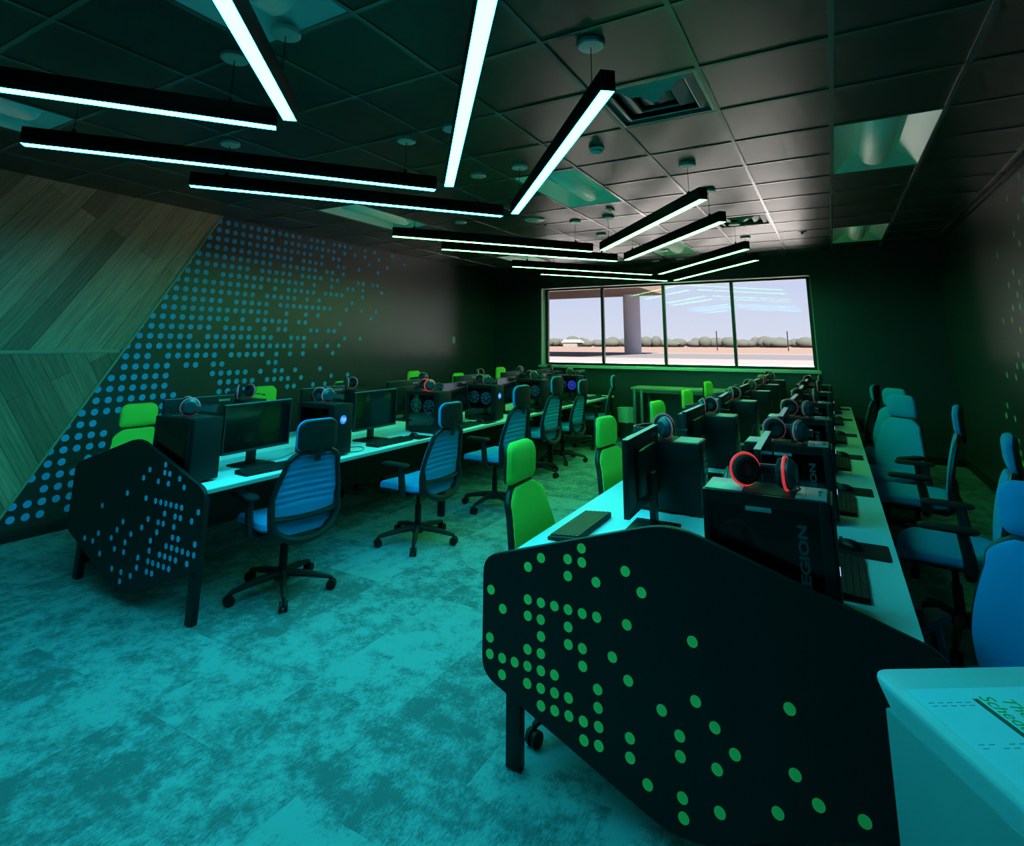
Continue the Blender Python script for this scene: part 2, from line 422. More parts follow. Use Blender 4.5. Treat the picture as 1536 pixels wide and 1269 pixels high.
def vent():
    r = empty('ceiling_air_vent'); w = T / 2 - .013
    b = MB()
    for k in range(3):
        a0 = w - .10 * k; a1 = a0 - .075; z0 = 0 if k == 0 else .004
        o = b.ring([(-a0, -a0, z0 + .03), (a0, -a0, z0 + .03), (a0, a0, z0 + .03), (-a0, a0, z0 + .03)])
        i = b.ring([(-a1, -a1, z0 - .006 * k), (a1, -a1, z0 - .006 * k), (a1, a1, z0 - .006 * k), (-a1, a1, z0 - .006 * k)])
        i2 = b.ring([(-a1 + .008, -a1 + .008, z0 + .004), (a1 - .008, -a1 + .008, z0 + .004), (a1 - .008, a1 - .008, z0 + .004), (-a1 + .008, a1 - .008, z0 + .004)])
        b.skin([o, i, i2], False, k == 2)
    b.obj('louvre_rings', M_vent, r, 8)
    b = MB(); b.box(-w, w, -w, w, .06, .09); b.obj('backing_box', M_plenum, r)
    b = MB()
    for s0, s1, t0, t1 in ((-w, w, -w, -w + .02), (-w, w, w - .02, w), (-w, -w + .02, -w + .02, w - .02), (w - .02, w, -w + .02, w - .02)): b.box(s0, s1, t0, t1, -.004, .03)
    b.obj('frame', M_vent, r)
    index(r); return r
proto = None
for (i, j), lab in zip(VENT, ('square louvred air vent in the ceiling beside the cyan bar end', 'square louvred air vent in the ceiling behind the green bars')):
    o = vent() if proto is None else copy_tree(proto)
    if proto is None: proto = o
    o.location = (GX + (i + .5) * T, GY + (j + .5) * T, ZC); tag(o, lab, 'air vent', 'ceiling air vents')
def lathe(prof, seg=24):
    b = MB(); b.skin([b.ring([(r * math.cos(2 * PI * k / seg), r * math.sin(2 * PI * k / seg), z) for k in range(seg)]) for r, z in prof]); return b
o = empty('motion_sensor', (-1.385, 3.63, ZC)); tag(o, 'round pale motion sensor dome on the ceiling near the air vent', 'sensor')
lathe([(.055, 0), (.058, -.012), (.05, -.02)]).obj('mounting_ring', M_disc, o); lathe([(.045, -.02), (.04, -.038), (.025, -.05), (.006, -.054)]).obj('dome', M_disc, o)
o = empty('ceiling_speaker', (-2.88, 5.5, ZC)); tag(o, 'flat round ceiling speaker where the cyan bars meet the green', 'speaker')
lathe([(.115, 0), (.118, -.01), (.105, -.016)]).obj('bezel_ring', M_disc, o); lathe([(.10, -.016), (.06, -.02), (.005, -.021)]).obj('grille', M_disc, o)
o = empty('ceiling_sprinkler', (-.2, 7.75, ZC)); tag(o, 'tiny dark sprinkler disc on the ceiling near the right light', 'sprinkler')
lathe([(.05, 0), (.05, -.008), (.02, -.012), (.012, -.03)]).obj('escutcheon', M_darkgrey, o)
o = empty('occupancy_sensor', (-1.93, 5.42, ZC)); tag(o, 'small white oblong sensor on the ceiling beside the recessed light', 'sensor')
MB().box(-.03, .03, -.06, .06, -.022, 0, bev=.008).obj('sensor_body', M_disc, o); MB().box(-.012, .012, -.02, .02, -.027, -.022, bev=.002).obj('sensor_eye', M_lens, o)

# pendant LED bars set in chevrons
LZ0, LZ1 = 2.652, 2.748
def pendant(p, q, m, lab, group, c0=.22, c1=.22):
    p, q = Vector((*p, 0)), Vector((*q, 0)); mid = (p + q) / 2; d = q - p; L = d.length; hl = L / 2
    r = empty('pendant_light_bar', (mid.x, mid.y, 0), math.atan2(d.y, d.x)); tag(r, lab, 'pendant light', group)
    b = MB(); w = .034
    b.box(-hl, hl, -w, w, LZ0 + .008, LZ1, bev=.002)
    b.box(-hl, hl, -w, -w + .004, LZ0, LZ0 + .008); b.box(-hl, hl, w - .004, w, LZ0, LZ0 + .008)
    b.box(-hl, -hl + .004, -w + .004, w - .004, LZ0, LZ0 + .008); b.box(hl - .004, hl, -w + .004, w - .004, LZ0, LZ0 + .008)
    b.obj('housing', M_black, r)
    MB().box(-hl + .004, hl - .004, -w + .004, w - .004, LZ0 + .0005, LZ0 + .0075).obj('diffuser', m, r)
    for x in (-hl + c0, hl - c1):
        MB().cyl((x, 0, LZ1), (x, 0, ZC - .02), .0022, seg=6).obj('suspension_cable', M_cable, r)
        b = lathe([(.012, LZ1), (.012, LZ1 + .02), (.004, LZ1 + .03)], 10); 
        for v in b.bm.verts: v.co.x += x
        b.obj('cable_gripper', M_black, r)
        b = lathe([(.066, ZC), (.066, ZC - .018), (.06, ZC - .024), (.01, ZC - .026)])
        for v in b.bm.verts: v.co.x += x
        b.obj('ceiling_canopy', M_disc, r)
AP = [('c', 1.70, 0, 0), ('c', 3.0, 0, .0), ('c', 3.92, 0, 0), ('g', 5.97, 0, 0), ('g', 6.83, .06, -.03), ('g', 8.45, .05, -.02), ('g', 9.40, .05, -.06)]
for k, (c, a, dy, dl) in enumerate(AP):
    col = 'cyan' if c == 'c' else 'green'; m = M_lamp_c if c == 'c' else M_lamp_g
    yb = a - 1.82
    n = ORD[k] if c == 'c' else ORD[k - 3]
    pendant((-3.80 + dl, yb), (-2.365, a), m, f'glowing {col} pendant bar, cladding-side arm of the {n} {col} chevron', f'{col} pendant bars')
    pendant((-.742, yb), (-2.225, a - .03), m, f'glowing {col} pendant bar, cabinet-side arm of the {n} {col} chevron', f'{col} pendant bars')

# ------------------------------------------------------------------ chairs
def back_x(z, y):                        # front surface of the back: leaning, with a lumbar bulge and wings
    t = (z - .40) / .505
    return -.205 - .100 * t + .030 * math.sin(PI * min(max(t, 0), 1) * .9) * (1 - abs(y) / .5) + .32 * y * y
def half_w(z):
    t = (z - .40) / .505
    w = .205 + .028 * math.sin(PI * min(1, max(0, t) * 1.25)) if t < .8 else .205
    w -= .045 * max(0, t - .35)
    if t > .86: w -= .075 * ((t - .86) / .14) ** 2
    if t < .10: w -= .05 * ((.10 - t) / .10) ** 2
    return w
def make_chair(fab, fabname):
    r = empty('task_chair')
    # five-star base
    b = MB(); b.cyl((0, 0, .075), (0, 0, .135), .048, .040)
    for k in range(5):
        a = 2 * PI * k / 5 + PI; c, s = math.cos(a), math.sin(a)
        b.tube([(c * .03, s * .03, .112), (c * .16, s * .16, .100), (c * .29, s * .29, .078), (c * .315, s * .315, .070)], [.026, .022, .016, .012], 8, 1.0)
    base = b.obj('star_base', M_shell, r)
    for k in range(5):
        a = 2 * PI * k / 5 + PI; c, s = math.cos(a), math.sin(a); px, py = c * .315, s * .315
        b = MB(); tx, ty = -s, c
        q = .9
        b.cyl((px + tx * .024, py + ty * .024, .030), (px + tx * .006, py + ty * .006, .030), .030, seg=16)
        b.cyl((px - tx * .006, py - ty * .006, .030), (px - tx * .024, py - ty * .024, .030), .030, seg=16)
        b.cyl((px, py, .034), (px, py, .075), .009, seg=8); b.cyl((px - tx * .02, py - ty * .02, .030), (px + tx * .02, py + ty * .02, .030), .008, seg=8)
        b.obj('caster', M_blackm, base)
    MB().cyl((0, 0, .12), (0, 0, .28), .026).cyl((0, 0, .28), (0, 0, .39), .017).obj('gas_lift', M_blackm, r)
    MB().box(-.13, .13, -.085, .085, .365, .415, bev=.015).obj('tilt_mechanism', M_shell, r)
    # seat
    def sf(x, y, d):
        xx = x + .02; edge = max(0, xx - .14)
        return XYZ(xx, y, .425 + d - edge * edge * 2.0 - .10 * y * y * 0 + (.012 if d > .03 else 0) * ((abs(y) / .24) ** 2))
    seat = MB().slab(rrect(.245, .245, .10, 6), [(.05, .005), (.5, .003), (.88, .004), (.97, .012), (1., .026), (.985, .042), (.93, .053), (.75, .057), (.4, .054), (.05, .053)], sf).obj('seat', fab, r)
    MB().slab(rrect(.225, .23, .09, 5), [(.05, -.018), (.9, -.016), (1., -.004), (1., .006), (.05, .006)], sf).obj('seat_pan', M_shell, r)
    # upholstered back with horizontal ribs showing on the rear
    b = MB(); nz, ny = 46, 12; front = []; rear = []
    for i in range(nz + 1):
        z = .40 + .505 * i / nz; hw = half_w(z); fr = []; re = []
        for j in range(ny + 1):
            u = -1 + 2 * j / ny; y = hw * u; x = back_x(z, y)
            edge = 1 - max(0, (abs(u) - .75) / .25) ** 2 * .8
            t = i / nz; rib = 0.
            if t > .33: rib = .0065 * (math.sin((t - .33) / .67 * 2 * PI * 8.5 + 1.2 * u * u) - .3)
            fr.append(b.bm.verts.new((x + .012 * edge, y, z))); re.append(b.bm.verts.new((x - (.014 + rib) * edge, y, z)))
        front.append(fr); rear.append(re)
    F = b.bm.faces.new
    for i in range(nz):
        for j in range(ny):
            F((front[i][j], front[i][j + 1], front[i + 1][j + 1], front[i + 1][j])); F((rear[i][j], rear[i + 1][j], rear[i + 1][j + 1], rear[i][j + 1]))
        F((front[i][0], front[i + 1][0], rear[i + 1][0], rear[i][0])); F((front[i][ny], rear[i][ny], rear[i + 1][ny], front[i + 1][ny]))
    for j in range(ny):
        F((front[0][j], rear[0][j], rear[0][j + 1], front[0][j + 1])); F((front[nz][j], front[nz][j + 1], rear[nz][j + 1], rear[nz][j]))
    b.obj('backrest', fab, r, 60)
    # black frame round the back, cross bar, lower loop and the struts under the seat
    b = MB(); side = []
    for i in range(0, 25):
        z = .415 + .485 * i / 24; side.append((z, half_w(z) - .004))
    loop = [XYZ(back_x(z, w) - .020, w, z) for z, w in side]
    top = [XYZ(back_x(.903, y) - .020, y, .903) for y in (.10, .05, 0, -.05, -.10)]
    loop2 = [XYZ(p.x, -p.y, p.z) for p in reversed(loop)]
    b.tube(loop + top + loop2, .0155, 8, 1.15)
    b.tube([XYZ(back_x(.515, y) - .026 - .012 * (1 - (y / .22) ** 2), y, .515 - .012 * (1 - (y / .22) ** 2)) for y in [-.215 + .43 * k / 10 for k in range(11)]], .017, 8, 1.2)
    b.tube([XYZ(back_x(.58 - .20 * math.sin(PI * k / 16) ** .6, .225 * math.cos(PI * k / 16)) - .030 - .050 * math.sin(PI * k / 16), .225 * math.cos(PI * k / 16), .58 - .205 * math.sin(PI * k / 16) ** .6) for k in range(17)], [.014 + .006 * math.sin(PI * k / 16) for k in range(17)], 8, 1.2)
    for s in (1, -1):
        b.tube([(-.228, s * .218, .62), (-.245, s * .224, .52), (-.235, s * .20, .44), (-.18, s * .14, .395), (-.10, s * .07, .385)], [.016, .021, .022, .02, .018], 8)
    b.obj('back_frame', M_shell, r)
    # headrest
    def hf(x, y, d): return XYZ(-.335 + d + .55 * x * x - .05 * (y / .12) ** 2 * .3, x, 1.008 + y)
    hr = MB().slab(rrect(.138, .096, .062, 6, .036), [(.05, .048), (.5, .047), (.85, .042), (.96, .032), (1., .018), (.985, .006), (.9, .002), (.05, .002)], hf).obj('headrest', fab, r)
    MB().slab(rrect(.138, .096, .062, 6, .036), [(.05, -.022), (.6, -.021), (.9, -.014), (.97, -.004), (.965, .006), (.05, .006)], hf).obj('headrest_shell', M_shell, hr)
    MB().box(-.348, -.322, -.05, .05, .885, .93, bev=.006).tube([(-.340, 0, .85), (-.352, 0, .92), (-.348, 0, .98)], [.012, .010, .009], 8, 2.).obj('headrest_post', M_shell, hr)
    # arms
    for s in (1, -1):
        b = MB(); b.tube([(-.06, s * .14, .395), (-.07, s * .235, .395), (-.075, s * .275, .425), (-.075, s * .282, .50), (-.06, s * .285, .625)], [.020, .022, .024, .024, .022], 8, 1.25)
        arm = b.obj('armrest', M_shell, r)
        MB().slab(rrect(.135, .042, .035, 5), [(.05, 0), (.92, .001), (1., .010), (.97, .020), (.85, .026), (.05, .028)], lambda x, y, d, s=s: XYZ(.0 + x, s * .285 + y, .622 + d)).obj('arm_pad', M_blackm, arm)
    index(r); return r
CH = {}
def chair(kind, x, y, rz, lab, group, dz=0., star=None):
    fab = M_blue if kind == 'blue' else M_green
    if kind not in CH: o = CH[kind] = make_chair(fab, kind)
    else: o = copy_tree(CH[kind])
    o.location = (x, y, 0); o.rotation_euler = (0, 0, rz); tag(o, lab, 'chair', group)
    if dz: o.scale = (1, 1, dz)
    if star is not None:
        for c in o.children:
            if c.name.startswith('star_base'): c.rotation_euler.z = R(star) - rz - PI
    return o
R = math.radians
# left bench, aisle side (backs to the camera)
for k, (x, y, a, s, st) in enumerate([(-3.28, 2.70, 168, 1., -36), (-3.10, 3.85, 177, 1.01, -56), (-3.07, 5.00, 176, 1.07, -25), (-3.36, 6.42, 178, 1.08, -10), (-3.40, 7.33, 180, 1., -58), (-3.42, 8.55, 196, 1., 0)]):
    chair('blue', x, y, R(a), f'blue task chair seen from behind at blue-dotted bench, {ORD[k]} from its dotted panel', 'blue chairs along the blue-dotted bench', s, st)
# left bench, wall side
for k, (x, y, a, s) in enumerate([(-4.80, 2.60, -8, .985), (-5.02, 3.95, -5, 1.03), (-4.95, 4.98, -6, 1.03), (-5.15, 6.55, -4, 1.08), (-5.03, 7.5, -6, 1.02), (-4.80, 8.45, -4, 1.08)]):
    chair('green', x, y, R(a), f'green task chair between blue-dotted bench and wall, {ORD[k]} from its dotted panel', 'green chairs along the blue-dotted bench', s)
# right bench, aisle side
for k, (x, y, a, s) in enumerate([(-1.10, 2.56, 2, 1.), (-1.07, 3.64, -6, 1.), (-1.06, 4.86, -8, 1.), (-1.11, 6.22, -8, 1.), (-1.15, 7.62, -8, 1.01)]):
    chair('green', x, y, R(a), f'green task chair facing green-dotted bench from the aisle, {ORD[k]} from its dotted panel', 'green chairs along the green-dotted bench', s)
# right bench, wall side
for k, (x, y, a, s) in enumerate([(.435, 2.40, 238, 1.), (.49, 4.12, 172, 1.), (.45, 5.30, 171, 1.04), (.29, 6.02, 226, 1.03), (.33, 7.12, 226, 1.02), (.12, 8.45, 164, 1.)]):
    chair('blue', x, y, R(a), f'blue task chair between green-dotted bench and wall, {ORD[k]} from its dotted panel', 'blue chairs along the green-dotted bench', s, -88 if k == 4 else None)

# ------------------------------------------------------------------ benches with dotted end panels
BL = [(-4.373, .334), (-4.268, .333), (-4.213, .387), (-4.211, .552), (-4.165, .276), (-4.055, .384), (-4.002, .218), (-4.001, .33), (-4.0, .439), (-3.945, .494), (-3.937, .661), (-3.898, .166), (-3.895, .218), (-3.894, .329), (-3.892, .384), (-3.84, .439), (-3.79, .216), (-3.777, .768), (-3.734, .271), (-3.733, .326), (-3.732, .492), (-3.725, .658), (-3.72, .822), (-3.676, .547), (-3.627, .269), (-3.625, .325), (-3.625, .381), (-3.624, .436), (-3.62, .655), (-3.616, .766), (-3.573, .324), (-3.572, .269), (-3.57, .49), (-3.568, .545), (-3.565, .655), (-3.56, .821), (-3.56, .866), (-3.517, .323), (-3.516, .379), (-3.515, .545), (-3.513, .6), (-3.512, .655), (-3.51, .765), (-3.507, .82), (-3.463, .323), (-3.462, .378), (-3.461, .433), (-3.46, .654), (-3.409, .322), (-3.408, .378), (-3.408, .487), (-3.407, .543), (-3.406, .433), (-3.406, .598), (-3.406, .654), (-3.402, .804), (-3.355, .376), (-3.353, .432), (-3.353, .487), (-3.353, .598), (-3.352, .653), (-3.35, .763), (-3.299, .431), (-3.246, .377), (-3.246, .43), (-3.244, .596), (-3.191, .43), (-3.191, .485), (-3.191, .651)]
s_ = 2.08 / 2.04                          # read at 2.04 m, the panel stands at 2.08 m
BL = [(x * s_, HC + (z - HC) * s_) for x, z in BL]
BR = [(-1.265, .404), (-1.265, .461), (-1.263, .63), (-1.209, .347), (-1.209, .403), (-1.208, .573), (-1.154, .403), (-1.1, .346), (-1.099, .403), (-1.099, .459), (-1.098, .572), (-1.098, .628), (-1.097, .741), (-1.044, .345), (-1.043, .289), (-1.043, .402), (-1.043, .458), (-1.043, .571), (-1.042, .515), (-1.042, .628), (-1.041, .782), (-.988, .289), (-.988, .345), (-.988, .402), (-.986, .628), (-.933, .344), (-.932, .288), (-.931, .514), (-.931, .571), (-.931, .628), (-.93, .74), (-.93, .797), (-.877, .287), (-.876, .23), (-.876, .458), (-.876, .514), (-.875, .627), (-.874, .843), (-.873, .796), (-.821, .23), (-.821, .344), (-.821, .4), (-.82, .287), (-.819, .627), (-.819, .74), (-.764, .514), (-.71, .229), (-.709, .286), (-.709, .456), (-.708, .627), (-.708, .796), (-.653, .171), (-.652, .739), (-.597, .399), (-.542, .285), (-.541, .172), (-.541, .342), (-.54, .118), (-.486, .626), (-.485, .455), (-.429, .285), (-.429, .398), (-.428, .171), (-.373, .342), (-.261, .228), (-.207, .511), (-.206, .342), (-.15, .285), (-.037, .285)]
def fillet(P, rad, seg=6):
    out = []; n = len(P)
    for i in range(n):
        p, a, c = Vector(P[i]), Vector(P[i - 1]), Vector(P[(i + 1) % n]); r = rad[i]
        u, v = (a - p).normalized(), (c - p).normalized()
        for k in range(seg + 1):
            t = k / seg; q0, q1 = p + u * r, p + v * r
            out.append(tuple((1 - t) ** 2 * q0 + 2 * t * (1 - t) * p + t * t * q1))
    return out
def bench(xc, w, y0, y1, yp, xp, dots, md, dr, lab, sizes):
    r = empty('bench_desk', (xc, y0, 0)); tag(r, lab, 'desk', 'long benches of desks')
    def P(o): return o
    for s in (1, -1):
        x0, x1 = sorted((s * .025, s * w))
        top = MB().box(x0, x1, 0, y1 - y0, DZ - .028, DZ, bev=.002).obj('worktop', M_desk, r)
        xe = s * w
        MB().box(min(xe, xe + s * .0015), max(xe, xe + s * .0015), .002, y1 - y0 - .002, DZ - .027, DZ - .006).obj('edge_band', M_edge, top)
    MB().box(-.024, .024, .01, y1 - y0 - .01, DZ - .10, DZ - .04).obj('cable_tray', M_blkmetal, r)
    n = 4; span = y1 - y0
    for k in range(n):
        y = .03 + (span - .06) * k / (n - 1)
        for s in (1, -1):
            b = MB(); b.box(min(s * (w - .075), s * (w - .012)), max(s * (w - .075), s * (w - .012)), y - .02, y + .02, .004, DZ - .03, bev=.003)
            leg = b.obj('leg', M_blkmetal, r)
            MB().cyl((s * (w - .044), y, 0), (s * (w - .044), y, .006), .018).obj('levelling_foot', M_darkgrey, leg)
        MB().box(-w + .075, w - .075, y - .02, y + .02, DZ - .075, DZ - .03).obj('cross_rail', M_blkmetal, r)
    MB().box(-.012, .012, .06, span - .06, .30, DZ - .10).obj('modesty_panel', M_panel, r)
    (zb, zt, zp, zl, h) = sizes
    out = fillet([(-h, zb), (0, zl), (h, zb), (h, zt), (0, zp), (-h, zt)], [.06, .12, .06, .06, .10, .06])
    pan = MB().prism([(x, z) for x, z in out], -.012, .012, lambda x, z, d: XYZ(xp - xc + x, yp - y0 + d, z), bev=.003)
    k0 = len(pan.bm.faces)
    for x, z in dots: pan.disc((x - xc, yp - y0 - .0118, z), dr, (1, 0, 0), (0, 0, 1), (0, -1, 0), .0012, 20)
    pan.bm.faces.ensure_lookup_table()
    for fc in pan.bm.faces[k0:]: fc.material_index = 1           # the printed dots belong to the panel's surface
    pan.obj('end_panel', M_panel, r).data.materials.append(md)
    for s in (1, -1): MB().box(s * .45 - .03, s * .45 + .03, yp - y0 + .0125, .002, DZ - .12, DZ - .03).obj('panel_bracket', M_blkmetal, r)
    return r
XLc, XRc = -4.0, -.54
bench(XLc, .70, 2.12, 9.2, 2.08, -3.965, BL, M_bdot, .0165, 'long black-legged bench with pale top whose end panel has blue dots', (.33, .755, .985, .05, .755))
bench(XRc, .70, 2.09, 9.2, 2.05, -.545, BR, M_gdot, .0175, 'long black-legged bench with pale top whose end panel has green dots', (.33, .745, .978, .04, .757))

# ------------------------------------------------------------------ computers
def fan(b, x, z, y, R0):
    b.torus((x, y, z), R0, .006, (0, 1, 0), 24, 6)
    b.cyl((x, y - .004, z), (x, y + .004, z), R0 * .32, seg=14)
    for k in range(7):
        a = 2 * PI * k / 7; 
        p = [(R0 * .3, a), (R0 * .93, a + .15), (R0 * .93, a + .72), (R0 * .3, a + .45)]
        b.bm.faces.new([b.bm.verts.new((x + q * math.cos(t), y + (.003 if i in (0, 1) else -.003), z + q * math.sin(t))) for i, (q, t) in enumerate(p)])
    return b
def case_body(b, D, H, W, win):
    """solid case with a recessed window on the -y side; win = (x0, x1, z0, z1)"""
    x0, x1, z0, z1 = win
    b.box(-D, 0, -W + .03, W, .012, H, bev=.004)
    b.box(-D, x0, -W, -W + .031, .012, H, bev=.003); b.box(x1, 0, -W, -W + .031, .012, H, bev=.003)
    b.box(x0, x1, -W, -W + .031, .012, z0); b.box(x0, x1, -W, -W + .031, z1, H)
def tower_a(lit):
    """plain case, lit round badge on the front, fans behind a side window"""
    r = empty('computer_tower'); D, H, W = .395, .385, .098
    b = MB(); case_body(b, D, H, W, (-.36, -.05, .06, .355)); b.obj('case', M_black, r)
    MB().box(.0005, .008, -W + .004, W - .004, .016, H - .004, bev=.003).obj('front_panel', M_blackm, r)
    MB().box(-.36, -.05, -W + .002, -W + .005, .06, .355).obj('side_window', M_smoke, r)
    fan(MB(), -.285, .255, -W + .018, .062).obj('fan', M_fan, r)
    fan(MB(), -.125, .245, -W + .018, .062).obj('fan', M_fanlit if lit == 2 else M_fan, r)
    MB().box(-.33, -.10, -W + .012, -W + .024, .085, .13).obj('graphics_card', M_darkgrey, r)
    if lit:
        lg = MB().disc((.0078, 0, .27), .033, (0, 1, 0), (0, 0, 1), (1, 0, 0), .0012, 24).obj('badge', M_logo, r)
        text_mesh('hp', .048, M_logow, 'badge_letters', lg, basis((0, 1, 0), (0, 0, 1), (.0096, 0, .274)), .0003, .25)
    MB().box(-.30, -.03, -W + .03, W - .03, H, H + .003, bev=.001).obj('top_grille', M_darkgrey, r)
    b = MB()
    for x in (-.05, -.34):
        for y in (-.07, .07): b.cyl((x, y, 0), (x, y, .013), .012, seg=10)
    b.obj('foot', M_blackm, r)
    b = MB()
    for z in (.32, .28, .10): b.box(-D - .004, -D + .001, -.06, .03, z - .014, z + .014)
    b.obj('rear_ports', M_darkgrey, r)
    index(r); return r
def tower_b():
    """case with grey top covers, smoked side window with large upright lettering"""
    r = empty('computer_tower'); D, H, W = .395, .350, .098
    b = MB(); case_body(b, D, H, W, (-.375, -.035, .03, .312)); b.obj('case', M_black, r)
    MB().box(.0005, .010, -W + .003, W - .003, .016, H - .003, bev=.004).obj('front_panel', M_blackm, r)
    pane = MB().box(-.375, -.035, -W + .001, -W + .004, .03, .312).obj('side_window', M_smoke, r)
    text_mesh('LEGION', .058, M_legtext, 'side_lettering', pane, basis((0, 0, 1), (-1, 0, 0), (-.085, -W + .0004, .172)) @ Matrix.Diagonal((1.0, .66, 1, 1)), .0004, bold=.0022)
    fan(MB(), -.29, .20, -W + .018, .058).obj('fan', M_darkgrey, r)
    MB().box(-.25, -.12, -W + .010, -W + .022, .07, .125).obj('graphics_card', M_darkgrey, r)
    MB().box(-.255, -.175, -W - .003, -W + .001, .298, .312, bev=.001).obj('latch', M_grey, r)
    b = MB(); b.box(-.10, -.008, -W + .012, W - .012, H, H + .004, bev=.0015)
    top = b.obj('top_cover', M_grey, r)  # window sheen on the tower tops is put into this grey
    MB().box(-.388, -.265, -W + .012, W - .012, H, H + .004, bev=.0015).obj('top_cover', M_grey, r)
    b = MB(); b.box(-.262, -.103, -W + .016, W - .016, H, H + .002); b.obj('top_grille', M_blackm, r)
    b = MB(); b.box(-.032, -.024, -.03, -.014, H + .004, H + .0046); b.box(-.032, -.024, 0, .012, H + .004, H + .0046); b.torus((-.028, .03, H + .0044), .007, .0012, (0, 0, 1), 14, 5)
    b.box(-.0722, -.0712, -W + .014, W - .014, H + .004, H + .0046)
    b.obj('port_marks', M_ink, top)
    MB().box(.0098, .0112, -.09, -.087, .14, .165).obj('light_strip', M_led, r)
    b = MB()
    for x in (-.05, -.34):
        for y in (-.07, .07): b.cyl((x, y, 0), (x, y, .013), .012, seg=10)
    b.obj('foot', M_blackm, r)
    rp = MB().box(-D - .004, -D + .001, -.05, .02, .06, .30).obj('rear_panel', M_darkgrey, r)
    b = MB()
    for q in range(7): b.box(-D - .007, -D - .003, -.04, -.005 if q % 2 else .01, .08 + .03 * q, .092 + .03 * q)
    b.obj('rear_ports', M_grey, rp)
    index(r); return r
def monitor(tilt=0.):
    r = empty('monitor'); w, z0, z1 = .272, .108, .432
    MB().box(-.026, -.004, -w, w, z0, z1, bev=.003).box(-.050, -.020, -w * .55, w * .55, z0 + .06, z1 - .06, bev=.012).obj('housing', M_black, r)
    b = MB(); b.box(-.004, -.0005, -w, -w + .008, z0, z1); b.box(-.004, -.0005, w - .008, w, z0, z1); b.box(-.004, -.0005, -w + .008, w - .008, z0, z0 + .016); b.box(-.004, -.0005, -w + .008, w - .008, z1 - .008, z1)
    b.obj('bezel', M_darkgrey, r)
    MB().box(-.0042, -.0018, -w + .008, w - .008, z0 + .016, z1 - .008).obj('screen', M_screen, r)
    MB().box(-.028, -.001, -w, w, z1, z1 + .002).obj('top_edge', M_grey, r)
    MB().box(-.075, -.048, -.035, .035, .012, z0 + .15, bev=.006).obj('stand_neck', M_black, r)
    MB().box(-.16, .055, -.115, .115, 0, .013, bev=.004).obj('stand_base', M_black, r)
    text_mesh('lenovo', .034, M_silver, 'back_logo', r, basis((0, -1, 0), (0, 0, 1), (-.0265, -.185, z1 - .032)), .0005)
    if tilt:
        piv = Matrix.Translation((-.03, 0, .27)); T_ = piv @ Matrix.Rotation(-tilt, 4, 'Y') @ piv.inverted()
        for ch in r.children:
            if not ch.name.startswith('stand'): ch.data.transform(T_)
    index(r); return r
def keyboard():
    r = empty('keyboard')          # long axis along y, user at +x
    b = MB(); b.prism([(-.068, .0), (.068, 0), (.068, .012), (-.068, .024)], -.22, .22, lambda x, z, d: XYZ(x, d, z)); b.obj('keyboard_body', M_blackm, r)
    b = MB()
    for i in range(6):
        x = -.056 + i * .0225
        zt = .018 - (x + .068) / .136 * .012 + .006
        for j in range(19):
            y = -.205 + j * .0216
            if i == 5 and 6 <= j <= 10: continue
            b.box(x - .0092, x + .0092, y - .0088, y + .0088, zt - .004, zt + .004)
        if i == 5: b.box(x - .0092, x + .0092, -.205 + 6 * .0216 - .009, -.205 + 10 * .0216 + .009, zt - .004, zt + .004)
    b.obj('keycaps', M_key, r)
    index(r); return r
def mouse():
    r = empty('computer_mouse')
    b = MB(); b.ball((0, 0, 0), .03, 1.9, 1.05, 1.15, 3)
    for v in b.bm.verts: v.co.z = max(v.co.z, 0)
    b.obj('mouse_shell', M_black, r)
    MB().cyl((-.030, -.003, .0315), (-.030, .003, .0315), .007, seg=12).obj('scroll_wheel', M_darkgrey, r)
    index(r); return r
def mat_pad(small=False):
    r = MB().slab(rrect(.115, .10 if small else .155, .012, 4), [(1, 0), (1, .003)], lambda x, y, d: XYZ(x, y, d)).obj('mouse_pad', M_blackm); index(r); return r
